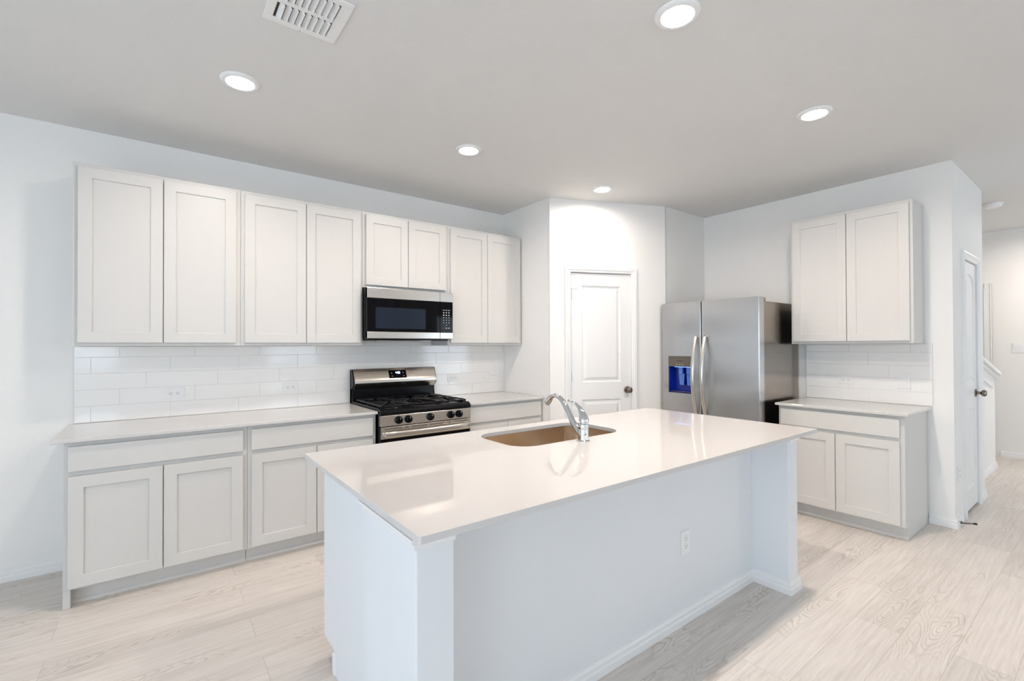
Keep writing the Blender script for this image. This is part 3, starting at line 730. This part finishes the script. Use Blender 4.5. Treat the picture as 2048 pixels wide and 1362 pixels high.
# ================================================================== REFRIGERATOR (local x along the wall towards the camera side, front at -y)
FY0, FYL = -1.198, 0.916       # left edge on the right wall, width
t = thing('refrigerator', 'stainless steel side-by-side refrigerator with blue-lit dispenser', 'refrigerator', (R, FY0, 0), -PI/2)
cf, df = -(R-4.442), -(R-4.352)         # case front, door front (local y)
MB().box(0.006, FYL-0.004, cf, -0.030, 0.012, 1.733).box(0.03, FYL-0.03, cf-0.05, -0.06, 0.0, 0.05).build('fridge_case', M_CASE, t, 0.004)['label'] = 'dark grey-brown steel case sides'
def fridge_door(x0, x1, z0, z1, hole=None):
    """gently bowed slab, rounded long edges, optional rectangular opening"""
    b = MB(); n = 16
    def yv(x):
        u = (x-x0)/(x1-x0); e = 0.005; d = min(x-x0, x1-x)
        round_ = 0 if d > e else (e-math.sqrt(max(0, e*e-(e-d)**2)))
        return df-0.006*math.sin(PI*u)+round_
    xs = [x0, x0+0.0008, x0+0.002, x0+0.0035, x0+0.005, x0+0.014]+[x0+0.014+(x1-x0-0.028)*i/n for i in range(1, n)]+[x1-0.014, x1-0.005, x1-0.0035, x1-0.002, x1-0.0008, x1]
    zs = [z0, z1]
    if hole:
        xs = sorted(set([x for x in xs if abs(x-hole[0]) > 0.008 and abs(x-hole[1]) > 0.008]+[hole[0], hole[1]])); zs = [z0, hole[2], hole[3], z1]
    for j in range(len(zs)-1):
        for i in range(len(xs)-1):
            a, c = xs[i], xs[i+1]
            if hole and j == 1 and a >= hole[0]-1e-6 and c <= hole[1]+1e-6: continue
            b.add([(a,yv(a),zs[j]),(c,yv(c),zs[j]),(c,yv(c),zs[j+1]),(a,yv(a),zs[j+1])], [(0,1,2,3)], True)
    yb = cf-0.006
    for z, rev in ((z0, 0), (z1, 1)):
        poly = [(x, yv(x), z) for x in xs]+[(x1, yb, z), (x0, yb, z)]
        b.add(poly, [tuple(range(len(poly)))])
    for x in (x0, x1): b.add([(x,yv(x),z0),(x,yb,z0),(x,yb,z1),(x,yv(x),z1)], [(0,1,2,3)])
    b.add([(x0,yb,z0),(x1,yb,z0),(x1,yb,z1),(x0,yb,z1)], [(0,1,2,3)])
    if hole:
        h0, h1, k0, k1 = hole; y = df; d = df+0.016
        b.add([(h0,yv(h0),k0),(h1,yv(h1),k0),(h1,yv(h1),k1),(h0,yv(h0),k1),(h0,d,k0),(h1,d,k0),(h1,d,k1),(h0,d,k1)], [(0,1,5,4),(1,2,6,5),(2,3,7,6),(3,0,4,7)])
    # merge doubles so that the bowed face shades smoothly
    o = b.build('door', M_STEELY, t)
    bm = bmesh.new(); bm.from_mesh(o.data); bmesh.ops.remove_doubles(bm, verts=bm.verts, dist=1e-5); bmesh.ops.recalc_face_normals(bm, faces=bm.faces); bm.to_mesh(o.data); bm.free()
    o.data.set_sharp_from_angle(angle=math.radians(38))
    return o
SPL = 0.407
MB().box(SPL-0.012, SPL+0.012, df+0.020, cf-0.0005, 0.07, 1.760).build('door_gap_dark_strip', M_SLOT, t)  # black strip stands in for the dark shade in the gap between doors
H = (0.070, 0.318, 0.915, 1.262)
ld_ = fridge_door(0.0, SPL-0.0045, 0.065, 1.766, H)
rd_ = fridge_door(SPL+0.0045, FYL, 0.065, 1.766)
def handle(x, parent):
    pts = [(x, df-0.002, 1.452), (x, df-0.010, 1.444)]+[(x, df-0.012-0.070*math.sin(PI*(0.05+0.9*i/20)), 1.438-0.70*i/20) for i in range(21)]+[(x, df-0.010, 0.732), (x, df-0.002, 0.724)]
    return MB().tube(pts, (0.0165, 0.012), 16, flat=(1,0,0)).build('handle', M_STEEL, parent)
handle(0.364, ld_); handle(0.452, rd_)
dd = MB().box(H[0], H[1], df+0.004, df+0.014, 1.162, 1.262).build('dispenser_panel', M_DISP, ld_, 0.002)
MB().box(0.155, 0.215, df+0.0032, df+0.0045, 1.214, 1.219).build('brand_mark', M_SLOT, dd)
for x in (0.152, 0.185, 0.216): MB().lathe([(0.0001,df+0.0034),(0.004,df+0.0034),(0.004,df+0.0045)], (x,0,1.182), 'y', 12).build('button', M_MARK, dd)
b = MB(); yb = df+0.080; z0, z1 = H[2], 1.162
b.add([(H[0],df+0.012,z0),(H[1],df+0.012,z0),(H[1],df+0.012,z1),(H[0],df+0.012,z1),(H[0]+0.02,yb,z0+0.02),(H[1]-0.02,yb,z0+0.02),(H[1]-0.02,yb,z1),(H[0]+0.02,yb,z1)],
      [(4,5,6,7),(0,1,5,4),(1,2,6,5),(2,3,7,6),(3,0,4,7)])
b.build('dispenser_recess', M_BLUE, ld_, fix=False)['label'] = 'deep blue lit dispenser recess'
MB().box(H[0]+0.012, H[1]-0.012, df+0.016, df+0.060, 0.921, 0.927).build('drip_tray', M_DISP, ld_, 0.002)
for x in (0.175, 0.255):
    MB().prism([(x-0.022,0.985),(x+0.022,0.985),(x+0.030,1.095),(x-0.030,1.095)], 'y', df+0.050, df+0.056).box(x-0.018, x+0.018, df+0.030, df+0.056, 1.095, 1.155).build('dispenser_lever', M_CLEARBLUE, ld_, 0.004)
MB().box(0.12, 0.30, df+0.020, df+0.028, 1.156, 1.161).build('dispenser_lamp', M_LED, ld_)['label'] = 'small blue lamp under the panel'
b = MB().box(FYL-0.075, FYL-0.012, cf-0.03, cf+0.06, 1.734, 1.766)
b.build('hinge_cover', M_CASE, t, 0.005)
MB().box(0.012, 0.075, cf-0.0, cf+0.06, 1.734, 1.762).build('hinge_cover', M_CASE, t, 0.005)

# ================================================================== DOOR STOP
t = thing('door_stop', 'dark spring door stop on the baseboard by the closet', 'door stop', (5.225, REND-0.0162, 0.030))
MB().lathe([(0.0001,0),(0.011,0),(0.011,-0.004),(0.006,-0.008)], axis='y', n=16).build('base_plate', M_DARKMETAL, t)
pts = []
for i in range(121):
    u = i/120; a = 2*PI*12*u; pts.append((0.0055*math.cos(a)+0.02*u*u, -0.006-0.062*u, 0.0055*math.sin(a)+0.006*u))
MB().tube(pts, 0.0016, 6).build('spring', M_DARKMETAL, t)
MB().lathe([(0.0001,-0.066),(0.007,-0.066),(0.008,-0.072),(0.008,-0.082),(0.006,-0.085),(0.0001,-0.085)], (0.02,0,0.006), 'y', 16).build('tip', M_SLOT, t)['label'] = 'black rubber tip'
